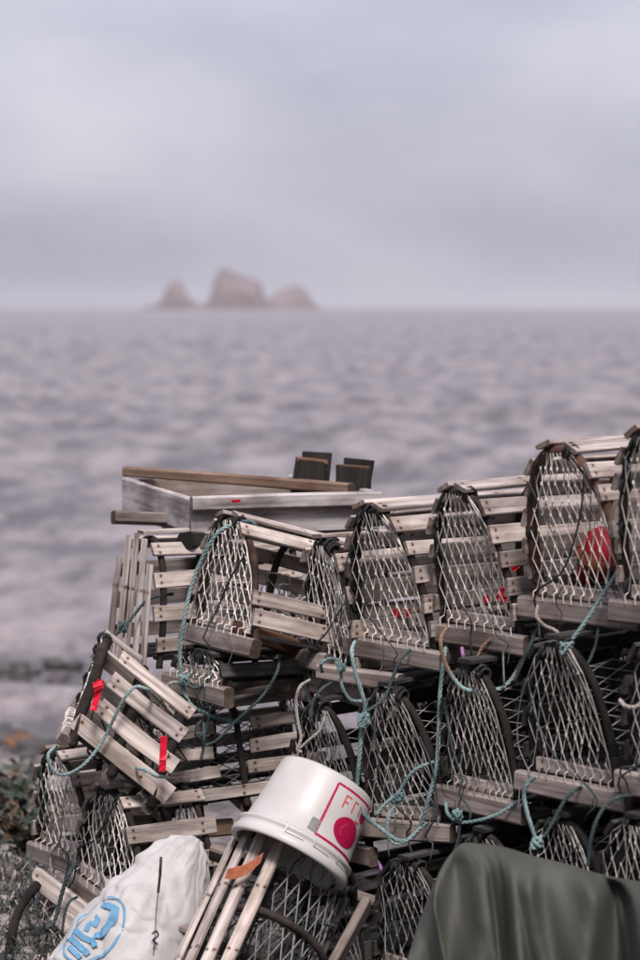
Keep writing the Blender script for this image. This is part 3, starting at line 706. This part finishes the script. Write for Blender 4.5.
def ell(ac, zc, ra, rz, off, V, F, n=28):
    b0 = len(V); V.append(bpt(ac, zc, off)); K = 5
    for q in range(1, K + 1):
        for i in range(n): V.append(bpt(ac + ra * q / K / .11 * math.cos(2*math.pi*i/n), zc + rz * q / K * math.sin(2*math.pi*i/n), off))
    for i in range(n):
        F.append((b0, b0 + 1 + i, b0 + 1 + (i + 1) % n))
        for q in range(K - 1): a = b0 + 1 + q * n; F.append((a + i, a + n + i, a + n + (i + 1) % n, a + (i + 1) % n))
a0, a1, zl, zh = .10, 1.60, .050, BH - .020
V, F = [], []
for q in ((a0, zl, a0, zh), (a0, zh, a1, zh), (a0, zl, a1, zl), (a1, zl, a1, zh)): strip(*q, .0026, .0012, V, F)
part_of(mesh_obj('panel_frame', V, F, CRIM), bb_)
V, F = [], []
ell(.70, .090, .038, .030, .0012, V, F); part_of(mesh_obj('printed_oval', V, F, CRIM), bb_)
V, F = [], []; ell(1.0, .140, .015, .013, .0012, V, F); part_of(mesh_obj('printed_oval', V, F, CRIM), bb_)
for letter in (((.36, .128, .36, .156), (.36, .155, .50, .155), (.36, .142, .46, .142)), ((.60, .130, .60, .156), (.60, .155, .70, .155)), ((.80, .134, .80, .156),), ((.78, .122, .92, .122), (.80, .117, .80, .124))):
    V, F = [], []
    for q in letter: strip(*q, .0018, .0012, V, F, 4)
    part_of(mesh_obj('letter', V, F, CRIM2), bb_)
for i in range(6):
    V, F = [], []; an = 2.2 + i * .3; strip(.74 + .027 / .11 * math.cos(an), .088 + .020 * math.sin(an), .74 + .022 / .11 * math.cos(an), .088 + .016 * math.sin(an), .0012, .0022, V, F, 2)
    part_of(mesh_obj('letter', V, F, CRIM2), bb_)
V, F = [], []
for k in range(3): strip(-.06, .056 + k * .0095, .115, .054 + k * .0105, .0042, .0012, V, F, 6)
part_of(mesh_obj('printed_barcode', V, F, GREYP), bb_)
# handle lugs and rim ribs
for aa in (-.35, .15, .65, 1.15):
    V, F = [], []
    strip(aa, .024, aa, .040, .0012, .012, V, F, 2); strip(aa, .024, aa + .32, .024, .0014, .010, V, F, 5)
    part_of(mesh_obj('rim_rib', V, F, BUCK), bb_)

# ------------------------------------------------------------------ sack
m, t, b = new_mat('woven white sack')
v = coords(t, (1, 1, 1), False)
wv = nd(t, 'ShaderNodeTexWave'); wv.inputs['Scale'].default_value = 190; wv.inputs['Distortion'].default_value = 0.6; t.links.new(v, wv.inputs['Vector'])
nn = noise_tex(t, v, 9, 5); n3 = noise_tex(t, v, 28, 4)
c = mul(t, ramp(t, nn, [(0.3, (0.28, 0.27, 0.27)), (0.6, (0.405, 0.392, 0.396))]), ramp(t, wv.outputs['Fac'], [(0, (0.94, 0.94, 0.94)), (1, (1, 1, 1))]))
t.links.new(c, b.inputs['Base Color']); b.inputs['Roughness'].default_value = 0.6
bump(t, b, n3, 0.25, 0.006)
SACK = m
BLUE = plain('blue print', (0.085, 0.22, 0.36), 0.6, 0.25, 30)
s_top = P(204, 844, 4.70); s_bot = P(92, 1010, 4.52)
sax = (s_top - s_bot); SL = sax.length; sax.normalize()
sfr = (Vector((0, -1, .15)) - sax * Vector((0, -1, .15)).dot(sax)).normalized(); ssd = sax.cross(sfr)
if ssd.x < 0: ssd = -ssd                                   # ssd: picture's right
def sackp(th, v, off=0.0):
    """th 0 = towards viewer, +pi/2 = picture right; v 0 bottom .. 1 tied top"""
    wv_ = .155 * (math.sin(math.pi * min(1, .12 + .88 * v) ** .85) ** .42) if v < .9 else 0
    pr = [(0, .115), (.1, .150), (.3, .158), (.55, .128), (.72, .096), (.85, .072), (.93, .050), (1.0, .016)]
    for (va, ra), (vb, rb) in zip(pr, pr[1:]):
        if va <= v <= vb: k = (v - va) / (vb - va); k = k * k * (3 - 2 * k); wv_ = ra + (rb - ra) * k
    dp = wv_ * .62
    ww = wv_
    n = noise.noise(Vector((math.cos(th) * 1.6, math.sin(th) * 1.6, v * 3.0)))
    n2 = abs(noise.noise(Vector((math.cos(th) * 1.9 + 4, math.sin(th) * 1.9 + v * 1.5, v * 3.4 - th * .25))))
    n4 = abs(noise.noise(Vector((math.cos(th) * 4 + 4, math.sin(th) * 4, v * 2.5))))
    fold = 1 + .09 * n - .13 * n2 - .12 * n4 * v
    gather = 1 + .12 * math.sin(th * 9 + 2 * n) * max(0, (v - .7) / .3)
    cr_ = abs(noise.noise(Vector((math.cos(th) * 3.2 - v * 2, math.sin(th) * 3.2 + 7, v * 6.5)))); fold -= .045 * max(0.0, 1 - cr_ * 5)
    f = fold * gather
    c = s_bot + sax * (SL * v) + ssd * (.018 * math.sin(v * 5))
    p = c + sfr * (dp * f * math.cos(th) + off * math.cos(th)) + ssd * (ww * f * math.sin(th) + off * math.sin(th))
    return p
sk = thing('sack', 'white woven sack with blue printed oval logo', 'sack', Matrix.Translation(s_bot))
bpy.context.view_layer.update()
V, F = [], []; NT, NV = 120, 110
for j in range(NV + 1):
    for i in range(NT): V.append(sackp(2 * math.pi * i / NT, j / NV))
for j in range(NV):
    for i in range(NT): F.append((j*NT+i, j*NT+(i+1) % NT, (j+1)*NT+(i+1) % NT, (j+1)*NT+i))
F.append(tuple(reversed(range(NT)))); F.append(tuple(NV*NT + i for i in range(NT)))
bag = part_of(mesh_obj('bag', V, F, SACK, smooth=True), sk); bpy.context.view_layer.update()
# blue logo: an oval ring with blocky strokes, drawn in metres around (th0, v0)
TH0, V0 = -.80, .305
def lp(x, y, off=.0042):       # x right across, y along the sack
    return sackp(TH0 + x / .115, V0 + y / SL, off)
def lstroke(V, F, pts, hw, closed=False):
    dens = []
    n = len(pts)
    for i in range(n if closed else n - 1):
        a, bq = Vector(pts[i]), Vector(pts[(i + 1) % n]); m_ = max(2, int((bq - a).length / .005))
        dens += [a.lerp(bq, k / m_) for k in range(m_)]
    if not closed: dens.append(Vector(pts[-1]))
    b0 = len(V); L_ = len(dens)
    for i, p in enumerate(dens):
        d = (dens[(i + 1) % L_] - dens[i - 1]) if closed or 0 < i < L_ - 1 else ((dens[1] - dens[0]) if i == 0 else (dens[-1] - dens[-2]))
        d.normalize(); nn_ = Vector((-d.y, d.x))
        for k in (-1, 0, 1): q = p + nn_ * hw * k; V.append(lp(q.x, q.y))
    for i in range(L_ if closed else L_ - 1):
        q = b0 + i * 3; q2 = b0 + ((i + 1) % L_) * 3
        F += [(q, q + 1, q2 + 1, q2), (q + 1, q + 2, q2 + 2, q2 + 1)]
V, F = [], []
lstroke(V, F, [(.046 * math.cos(a), .078 * math.sin(a)) for a in [2*math.pi*k/40 for k in range(40)]], .0022, True)
lstroke(V, F, [(-.022, .052), (.012, .058), (.020, .040), (.020, -.002), (.004, -.012)], .007)
lstroke(V, F, [(-.026, .026), (-.008, .022), (-.006, .004)], .0045)
lstroke(V, F, [(-.030, .010), (-.016, .008), (-.012, -.012)], .0045)
lstroke(V, F, [(-.034, -.020), (-.010, -.026), (.010, -.022), (.022, -.030)], .006)
lstroke(V, F, [(-.030, -.038), (.000, -.046), (.020, -.050)], .006)
lstroke(V, F, [(-.020, -.056), (.010, -.064)], .005)
part_of(mesh_obj('printed_logo', V, F, BLUE), bag)
# thin dark stick hanging on the sack
hs = thing('stick', 'thin dark stick on a string in front of the sack', 'stick', Matrix.Translation(P(161, 858, 4.52)))
bpy.context.view_layer.update()
V, F = [], []; tube(V, F, [P(161, 857, 4.53), P(160, 875, 4.525), P(158, 893, 4.52)], .0028, 6); part_of(mesh_obj('rod', V, F, BARKR), hs)
V, F = [], []; tube(V, F, catmull([P(158, 893, 4.52), P(156, 915, 4.51), P(155, 936, 4.5), P(153, 960, 4.5)], .01), .0009, 4); part_of(mesh_obj('string', V, F, KNOTD), hs)
V, F = [], []; rope_geo(V, F, catmull([P(152, 934, 4.5), P(156, 931, 4.49), P(158, 936, 4.5), P(153, 940, 4.49), P(157, 944, 4.5)], .003), .002); part_of(mesh_obj('knot', V, F, KNOTD), hs)

# orange tag
V, F = [], []; n = 12
for i in range(n + 1):
    k = i / n; c = P(226 + 36 * k, 874 - 17 * k + 5 * math.sin(k * 3), 4.47 + .02 * k); wv2 = .0125 * (1 - .25 * abs(2*k-1) ** 4)
    for d in (0, .004):
        for s in (-1, 1): V.append(c + Vector((.3 * s * wv2, d, s * wv2)))
for i in range(n):
    a = i*4; q = a + 4; F += [(a, q, q+1, a+1), (a+2, a+3, q+3, q+2), (a, a+2, q+2, q), (a+1, q+1, q+3, a+3)]
F += [(0, 1, 3, 2), (n*4, n*4+2, n*4+3, n*4+1)]
tag(mesh_obj('tag', V, F, ORANGE), 'curved orange wooden tag across the pale slats beside the bucket', 'tag')

# ------------------------------------------------------------------ tarpaulin
m, t, b = new_mat('olive canvas')
v = coords(t, (1, 1, 1), False); n1 = noise_tex(t, v, 6, 5); n2 = noise_tex(t, v, 260, 3)
c = mul(t, ramp(t, n1, [(0.3, (0.034, 0.0365, 0.031)), (0.7, (0.064, 0.066, 0.055))]), ramp(t, n2, [(0.3, (0.8, 0.8, 0.8)), (0.7, (1, 1, 1))]))
t.links.new(c, b.inputs['Base Color']); b.inputs['Roughness'].default_value = 0.75; bump(t, b, n2, 0.25, 0.001)
TARP = m
ridge = catmull([P(398, 1000, 4.16), P(416, 935, 4.16), P(438, 878, 4.16), P(455, 851, 4.16), P(468, 844, 4.16), P(500, 848, 4.12), P(530, 858, 4.09), P(570, 866, 4.05), P(605, 877, 4.02), P(645, 886, 3.98), P(720, 895, 3.92), P(800, 930, 3.86)], .006)
V, F = [], []; nr = len(ridge); NVV = 46
for i, p in enumerate(ridge):
    s = i / nr
    for j in range(NVV + 1):
        v_ = j / NVV
        if v_ < .18:            # behind the ridge, going back and down
            k = (.18 - v_) / .18; q = p + Vector((0.02 * k, .14 * k, -.10 * k * k - .01 * k))
        else:
            k = (v_ - .18) / .82; drop = .50 * k; fwd = -.20 * (k ** .8)
            wvv = i * .006
            ph = 2.2 * noise.noise(Vector((wvv * 3.0, k * .5, 1.5))) + wvv * 33
            amp = .036 * min(1, k * 16 + .15) * 1.5
            fold = 1.6 - 3.4 * abs(noise.noise(Vector((wvv * 9 + k * .6, k * .45, 11)))) - 1.6 * abs(noise.noise(Vector((wvv * 22 - k * 1.0, k * .9, 21)))) + .35 * math.sin(ph)
            fold += .5 * noise.noise(Vector((wvv * 14, k * 2.5, 3)))
            q = p + Vector((.35 * amp * math.cos(ph) + (.06 * k if s < .35 else .03 * k), fwd - amp * fold, -drop + .006 * noise.noise(Vector((wvv * 9, k * 3, 0)))))
        V.append(q + Vector((0, 0, .004 * noise.noise(Vector((i * .06, v_ * 8, 2))))))
for i in range(nr - 1):
    for j in range(NVV):
        a = i * (NVV + 1) + j; F.append((a, a + NVV + 1, a + NVV + 2, a + 1))
o = mesh_obj('tarpaulin', V, F, TARP, smooth=True)
md = o.modifiers.new('thick', 'SOLIDIFY'); md.thickness = .003
tag(o, 'olive canvas tarpaulin draped in folds at the lower right', 'tarpaulin')

# ------------------------------------------------------------------ ropes
def rope(label, pts, D, r, mat, knots=(), group=None):
    """pts: photo x, y and depth offset"""
    path = [P(p[0], p[1], (D + (p[2] if len(p) > 2 else 0))) for p in pts]
    V, F = [], []; r *= .78; rope_geo(V, F, catmull(path, .0055), r)
    for (kx, ky, ks) in knots:
        ks *= .85
        c = P(kx, ky, D - .012); rg = random.Random(int(kx * ky)); kp = []
        for i in range(15):
            a = i * 1.25; kp.append(c + Vector((math.cos(a) * ks * rg.uniform(.6, 1), rg.uniform(-.8, .8) * ks * .7, math.sin(a * 1.3) * ks * rg.uniform(.6, 1.1))))
        rope_geo(V, F, catmull(kp, .005), r * .9)
    return tag(mesh_obj('rope', V, F, mat, smooth=True), label, 'rope', group or 'ropes on the traps')
rope('long teal rope looping over the netting of the tipped trap', [(256, 526, .02), (248, 521), (235, 524), (218, 533), (203, 556), (191, 588), (184, 620), (180, 652), (181, 676), (185, 694), (192, 706), (207, 714), (224, 720, .02), (240, 722, .08)], 4.90, .0062, TEAL, [(184, 680, .014)])
rope('dark rope hanging from the foot of the tipped trap', [(242, 633, .03), (234, 637), (224, 650), (214, 668), (205, 683), (195, 688), (185, 684)], 4.90, .0050, DTEAL)
rope('dark teal rope dropping in front of the open-sided trap, ending in loops', [(280, 655, .08), (277, 672), (264, 694), (248, 710), (232, 725), (217, 740), (204, 745), (196, 738), (197, 726), (203, 722, .02), (204, 736, -.01), (203, 750), (201, 759)], 4.86, .0048, DTEAL, [(199, 736, .010)])
rope('frayed pale rope below the left of the tipped trap', [(180, 682, .0), (169, 684), (163, 696), (168, 708), (175, 716), (177, 728, .02)], 4.92, .0052, BEIGE)
rope('knotted dark rope across the upright end slats', [(173, 594, .05), (160, 596), (146, 601), (134, 615), (124, 627), (113, 638), (108, 652), (112, 663), (122, 668), (137, 662, .02)], 5.08, .0050, DTEAL, [(123, 627, .014)])
rope('rope arcing over the toppled trap with red tape', [(152, 694, .05), (146, 689), (135, 687), (123, 700), (112, 722), (100, 745), (82, 766), (62, 775), (51, 767), (48, 755), (56, 746, .04)], 4.72, .0050, TEAL)
rope('short teal rope inside the slats of the toppled trap', [(136, 768, .04), (146, 770), (155, 776), (164, 777, .03)], 4.70, .005, TEAL)
rope('big teal bridle loop hanging beside the bucket', [(355, 642, .05), (352, 652), (355, 672), (361, 690), (365, 707), (362, 724), (360, 752), (357, 790), (362, 812), (381, 829), (401, 841), (418, 831), (429, 797), (437, 761), (440, 696), (444, 660, .02), (448, 640, .08)], 4.60, .0060, TEAL, [(364, 720, .016)])
rope('grey rope from the big bridle knot up to the trap foot', [(365, 712), (374, 707), (385, 697), (395, 672), (402, 658), (410, 650, .05)], 4.64, .0050, DTEAL)
rope('pale teal loop under the loose grey board', [(322, 672, .03), (321, 664), (328, 659), (338, 660), (341, 672), (342, 686), (351, 700), (364, 701)], 4.66, .0050, TEAL, [(341, 667, .010)])
rope('teal rope crossing the big bridle above the foot board', [(434, 762), (420, 767), (410, 775), (398, 793), (386, 803), (376, 815)], 4.61, .0052, TEAL, [(399, 797, .012)])
rope('small teal loop at the bottom of the big bridle', [(399, 800), (391, 812), (387, 825), (389, 838), (397, 844), (410, 838), (422, 826), (427, 824, .03)], 4.60, .0050, TEAL)
rope('beige rope loop right of the open-sided trap', [(310, 680, .04), (300, 687), (296, 702), (298, 722), (301, 738), (297, 750), (302, 752)], 4.82, .0050, BEIGE)
rope('dull beige rope loop beside the purple tie', [(332, 683, .04), (322, 689), (313, 702), (311, 718)], 4.80, .0045, DTEAL)
rope('dull rope hanging towards the top edge of the bucket', [(323, 700, .03), (325, 714), (320, 730), (310, 739), (299, 749)], 4.80, .0045, BEIGE)
rope('brown and teal rope sagging below the middle top traps', [(447, 628, .04), (441, 640), (444, 660), (455, 680), (468, 690), (496, 690), (511, 680), (522, 660), (530, 642), (538, 624, .05)], 4.52, .0058, MIXR)
rope('brown rope strand hanging inside the sagging rope', [(501, 630, .05), (492, 638), (482, 648), (475, 665), (476, 682), (481, 688)], 4.55, .0048, MIXR, [(477, 683, .012)])
rope('teal rope slanting down past the buoy trap to a knot', [(640, 532, .05), (634, 545), (620, 568), (602, 596), (586, 621), (571, 641), (566, 648)], 4.30, .0056, TEAL, [(566, 647, .015)])
rope('pale rope from the buoy trap foot to the knot', [(538, 606, .04), (537, 617), (545, 626), (556, 631), (566, 646)], 4.34, .0050, BEIGE)
rope('dark loop hanging under the buoy trap', [(601, 612, .05), (598, 632), (594, 650), (584, 669), (571, 675), (556, 672), (545, 658), (537, 646, .03)], 4.34, .0045, DTEAL)
rope('dark rope hanging left of the buoy trap foot', [(538, 628, .03), (530, 646), (522, 664), (514, 682)], 4.46, .0045, DTEAL)
rope('thin teal rope strung between two middle row foot boards', [(446, 803, .04), (448, 814), (456, 821), (470, 822), (496, 815), (518, 802), (536, 795, .05)], 4.46, .0050, TEAL, [(457, 815, .012)])
rope('dark tail rope below the thin strung rope', [(460, 824), (458, 840), (452, 858)], 4.46, .0042, DTEAL)
rope('teal rope falling from the foot board to the tarpaulin knot', [(534, 778, .04), (528, 783), (524, 794), (527, 812), (532, 828), (536, 840)], 4.28, .0058, TEAL, [(537, 843, .014)])
rope('dark half of the bridle above the tarpaulin', [(585, 786, .04), (574, 791), (564, 802), (554, 820), (546, 834), (538, 842)], 4.28, .0052, DTEAL)
rope('dark rope curving down to the tarpaulin at the right', [(632, 796, .05), (620, 797), (607, 804), (596, 822), (590, 845), (588, 866)], 4.12, .0050, DTEAL)
rope('pale rope end at the right edge of the picture', [(620, 700, .02), (626, 706), (636, 707), (644, 700)], 4.12, .0055, BEIGE)
rope('grey rope hanging from the leftmost foot board', [(31, 855, .03), (30, 868), (32, 888), (36, 908), (42, 918)], 4.94, .0042, DTEAL)
rope('dark rope hanging between the two left traps', [(77, 862, .03), (70, 872), (64, 886), (59, 904), (54, 922), (46, 928)], 4.86, .0062, DTEAL)
rope('dark rope hanging over the steep foot board', [(77, 897, .03), (70, 901), (65, 912), (62, 932)], 4.78, .0046, DTEAL)
V, F = [], []; tube(V, F, catmull([P(38, 884, 4.95), P(26, 898, 4.92), P(16, 918, 4.88), P(10, 945, 4.84), P(4, 985, 4.8)], .02), lambda i, n: .010 * (1 + .25 * noise.noise(Vector((i * .5, 0, 0)))), 8)
tag(mesh_obj('branch', V, F, BARK, smooth=True), 'curved dark branch standing in the grass at the lower left', 'branch')

# ------------------------------------------------------------------ shore: pebbles, rocks, weeds, dry grass
def rock_geo(V, F, c, s, rg):
    b0 = len(V); rings, seg = 4, 7; sx, sy, sz = s * rg.uniform(.8, 1.3), s * rg.uniform(.8, 1.2), s * rg.uniform(.45, .8); a0 = rg.uniform(0, 6)
    V.append(c + Vector((0, 0, sz)))
    for i in range(1, rings):
        ph = math.pi * i / rings
        for k in range(seg):
            a = a0 + 2 * math.pi * k / seg; q = rg.uniform(.82, 1.12); V.append(c + Vector((sx * q * math.sin(ph) * math.cos(a), sy * q * math.sin(ph) * math.sin(a), sz * q * math.cos(ph))))
    V.append(c - Vector((0, 0, sz)))
    for k in range(seg): F.append((b0, b0 + 1 + k, b0 + 1 + (k + 1) % seg))
    for i in range(rings - 2):
        for k in range(seg):
            a = b0 + 1 + i * seg; F.append((a + k, a + seg + k, a + seg + (k + 1) % seg, a + (k + 1) % seg))
    e = b0 + 1 + (rings - 2) * seg
    for k in range(seg): F.append((e + k, b0 + 1 + (rings - 1) * seg, e + (k + 1) % seg))
m, t, b = new_mat('beach pebbles')
gc = nd(t, 'ShaderNodeTexCoord').outputs['Object']; n1 = noise_tex(t, gc, 9, 2, .4); n2 = noise_tex(t, gc, 90, 4)
c = mul(t, ramp(t, n1, [(.3, (.048, .043, .045)), (.5, (.155, .136, .132)), (.7, (.36, .32, .31))]), ramp(t, n2, [(.3, (.7, .7, .7)), (.6, (1, 1, 1))]))
t.links.new(c, b.inputs['Base Color']); b.inputs['Roughness'].default_value = .7
PEB = m
V, F = [], []; rg = random.Random(11)
for i in range(6500):
    y = 4.2 + 9.8 * rg.random() ** 1.1; x = -.30 - y * .055 - rg.random() * (.35 + y * .14)
    if y < 6 and rg.random() < .15: continue
    s = rg.choice((.008, .012, .016, .022, .03)) * (1 + .12 * (y - 5)); rock_geo(V, F, Vector((x, y, terrain_h(x, y) + s * .2)), s, rg)
tag(mesh_obj('pebbles', V, F, PEB, smooth=True), 'grey and pale pebbles covering the beach at the left', 'pebbles', kind='stuff')
WETR = plain('wet dark rock', (.050, .044, .046), .6, .6, 4, bmp=.5); WEEDR = plain('brown seaweed', (.13, .06, .028), .6, .5, 9, bmp=.5)
def shore_rock(label, px, py, Y, wid, hgt, mat, seed):
    c = P(px, py, Y); V, F = [], []; n = 26; k = 12
    for i in range(k + 1):
        ph = math.pi / 2 * i / k
        for j in range(n):
            a = 2 * math.pi * j / n; d = Vector((math.cos(a) * math.sin(ph), math.sin(a) * math.sin(ph), math.cos(ph)))
            q = 1 + .35 * noise.noise(d * 1.6 + Vector((seed, 0, 0))) + .2 * noise.noise(d * 4 + Vector((seed, 3, 0)))
            V.append(Vector((c.x + d.x * wid * q, c.y + d.y * wid * .6 * q, c.z - .02 + d.z * hgt * q)))
    for i in range(k):
        for j in range(n): F.append((i*n+j, (i+1)*n+j, (i+1)*n+(j+1) % n, i*n+(j+1) % n))
    return tag(mesh_obj('rock', V, F, mat, smooth=True), label, 'rock')
shore_rock('flat dark rock at the water edge left of the toppled trap', 46, 748, 11.2, .20, .07, WETR, 2)
shore_rock('brown weed-covered rock at the water edge', 22, 742, 11.6, .10, .06, WEEDR, 6)
V, F = [], []; rg = random.Random(77)
for (py, Yc, x0p, x1p, cnt, smax) in ((696, 14.4, -30, 74, 20, .10), (714, 13.4, -10, 84, 16, .08), (730, 12.7, -20, 60, 16, .07), (746, 11.8, -20, 74, 34, .08)):
    for i in range(cnt):
        Yr = Yc + rg.gauss(0, .38); q = P(rg.uniform(x0p, x1p), py, Yr); sr = smax * rg.uniform(.35, 1); rock_geo(V, F, Vector((q.x, Yr, max(terrain_h(q.x, Yr), .02) + sr * .15)), sr, rg)
tag(mesh_obj('shore_rocks', V, F, WETR, smooth=True), 'broken dark rocks awash along the water edge at the left', 'rocks', kind='stuff')
shore_rock('dark wet rock at the far left of the shore', 3, 735, 12.2, .16, .06, WETR, 8)
shore_rock('rounded grey stone on the shingle left of the traps', 17, 788, 8.6, .07, .045, ROCKD, 12)

LEAFD = plain('dark leaf', (.026, .036, .026), .6, .5, 8); LEAFB = plain('brown leaf', (.10, .060, .040), .6, .5, 8); STEM = plain('dry stem', (.16, .11, .07), .8)
def weed(label, base, hgt, spread, nl, mats, seed, lean=0.0):
    rg = random.Random(seed); root = thing('weed', label, 'weed', Matrix.Translation(base), 'weeds on the shore'); bpy.context.view_layer.update()
    VS, FS = [], []; VL = {0: ([], []), 1: ([], [])}
    for s in range(max(4, nl // 14)):
        a = rg.uniform(0, 6.28); top = base + Vector((math.cos(a) * spread * rg.uniform(.2, 1) + lean, math.sin(a) * spread * rg.uniform(.2, 1), hgt * rg.uniform(.55, 1)))
        pth = catmull([base + Vector((rg.uniform(-1, 1) * spread * .3, rg.uniform(-1, 1) * spread * .3, 0)), base.lerp(top, .5) + Vector((0, 0, hgt * .1)), top], .03)
        tube(VS, FS, pth, .0025, 4)
        for k in range(14):
            q = pth[rg.randrange(len(pth) // 4, len(pth))]; kind = 0 if rg.random() < .72 else 1; V, F = VL[kind]
            d = Vector((rg.uniform(-1, 1), rg.uniform(-1, 1), rg.uniform(-.3, .9))).normalized(); l = rg.uniform(.025, .055); sd_ = d.cross(Vector((rg.uniform(-1, 1), rg.uniform(-1, 1), 1))).normalized() * l * .28
            b0 = len(V); V += [q, q + d * l * .45 + sd_, q + d * l, q + d * l * .45 - sd_]; F.append((b0, b0+1, b0+2, b0+3))
    part_of(mesh_obj('stem', VS, FS, STEM), root)
    for k, nm in ((0, 'leaves'), (1, 'dry_leaves')):
        if VL[k][1]: part_of(tag(mesh_obj(nm, *VL[k], mats[k]), kind='stuff'), root)
def gp(x, y): return Vector((x, y, terrain_h(x, y) - .01))
for i, (x, y, h, s, n, lab) in enumerate(((-.78, 6.1, .20, .16, 420, 'dense dark leafy weed clump left of the lowest net, nearest the traps'),
        (-1.02, 6.6, .22, .20, 420, 'dark leafy weed clump at the left edge with brown tips'), (-1.02, 7.4, .22, .18, 300, 'lower weed clump behind the dark leafy ones on the shingle'),
        (-.70, 6.7, .30, .10, 90, 'sparse tall weed with rusty leaves beside the left traps'), (-.92, 5.5, .16, .14, 260, 'low green weed clump by the dark branch'))):
    weed(lab, gp(x, y), h, s, n, (LEAFD, LEAFB), 40 + i)
# dry grass and twigs tangled on the ground
GR1 = plain('straw', (.30, .25, .22), .8, .5, 20); GR2 = plain('dark litter', (.03, .034, .03), .9, .5, 20)
for nm, mt, cnt, sd_ in (('dry_grass', GR1, 520, 3), ('dark_litter', GR2, 2600, 5)):
    V, F = [], []; rg = random.Random(sd_)
    for i in range(cnt):
        y = 4.3 + 1.5 * rg.random(); x = -.26 - .05 * y - rg.random() * .45; p = Vector((x, y, terrain_h(x, y)))
        a = rg.uniform(0, 6.28); l = rg.uniform(.03, .12); d = Vector((math.cos(a), math.sin(a), rg.uniform(.1, 1.0))).normalized() * l
        s = Vector((-math.sin(a), math.cos(a), 0)) * .0016; mid = p + d * .55 + Vector((0, 0, l * .15)); e = p + d + Vector((0, 0, -l * .25)); b0 = len(V)
        V += [p - s, p + s, mid + s, mid - s, e]; F += [(b0, b0+1, b0+2, b0+3), (b0+3, b0+2, b0+4)]
    tag(mesh_obj(nm, V, F, mt), 'dry straw tangled over the ground at the lower left' if nm == 'dry_grass' else 'dark plant litter under the straw at the lower left', 'grass' if nm == 'dry_grass' else 'litter', kind='stuff')

# ------------------------------------------------------------------ sea air: even thin haze over everything
HZ = 0.000065
m = bpy.data.materials.new('haze'); m.use_nodes = True; t = m.node_tree; t.nodes.clear()
ho = nd(t, 'ShaderNodeOutputMaterial'); pv = nd(t, 'ShaderNodeVolumePrincipled'); pv.inputs['Color'].default_value = (0.90, 0.88, 0.94, 1); pv.inputs['Density'].default_value = HZ; pv.inputs['Anisotropy'].default_value = 0.0
t.links.new(pv.outputs[0], ho.inputs['Volume'])
hx, hy0, hy1, hz0, hz1 = 7200, -120, 9400, -8, 60
V = [(sx_, sy_, sz_) for sz_ in (hz0, hz1) for sy_ in (hy0, hy1) for sx_ in (-hx, hx)]
F = [(0, 2, 3, 1), (4, 5, 7, 6), (0, 1, 5, 4), (2, 6, 7, 3), (0, 4, 6, 2), (1, 3, 7, 5)]
tag(mesh_obj('haze', V, F, m), 'thin pale sea haze softening the far islands', 'haze', kind='stuff')
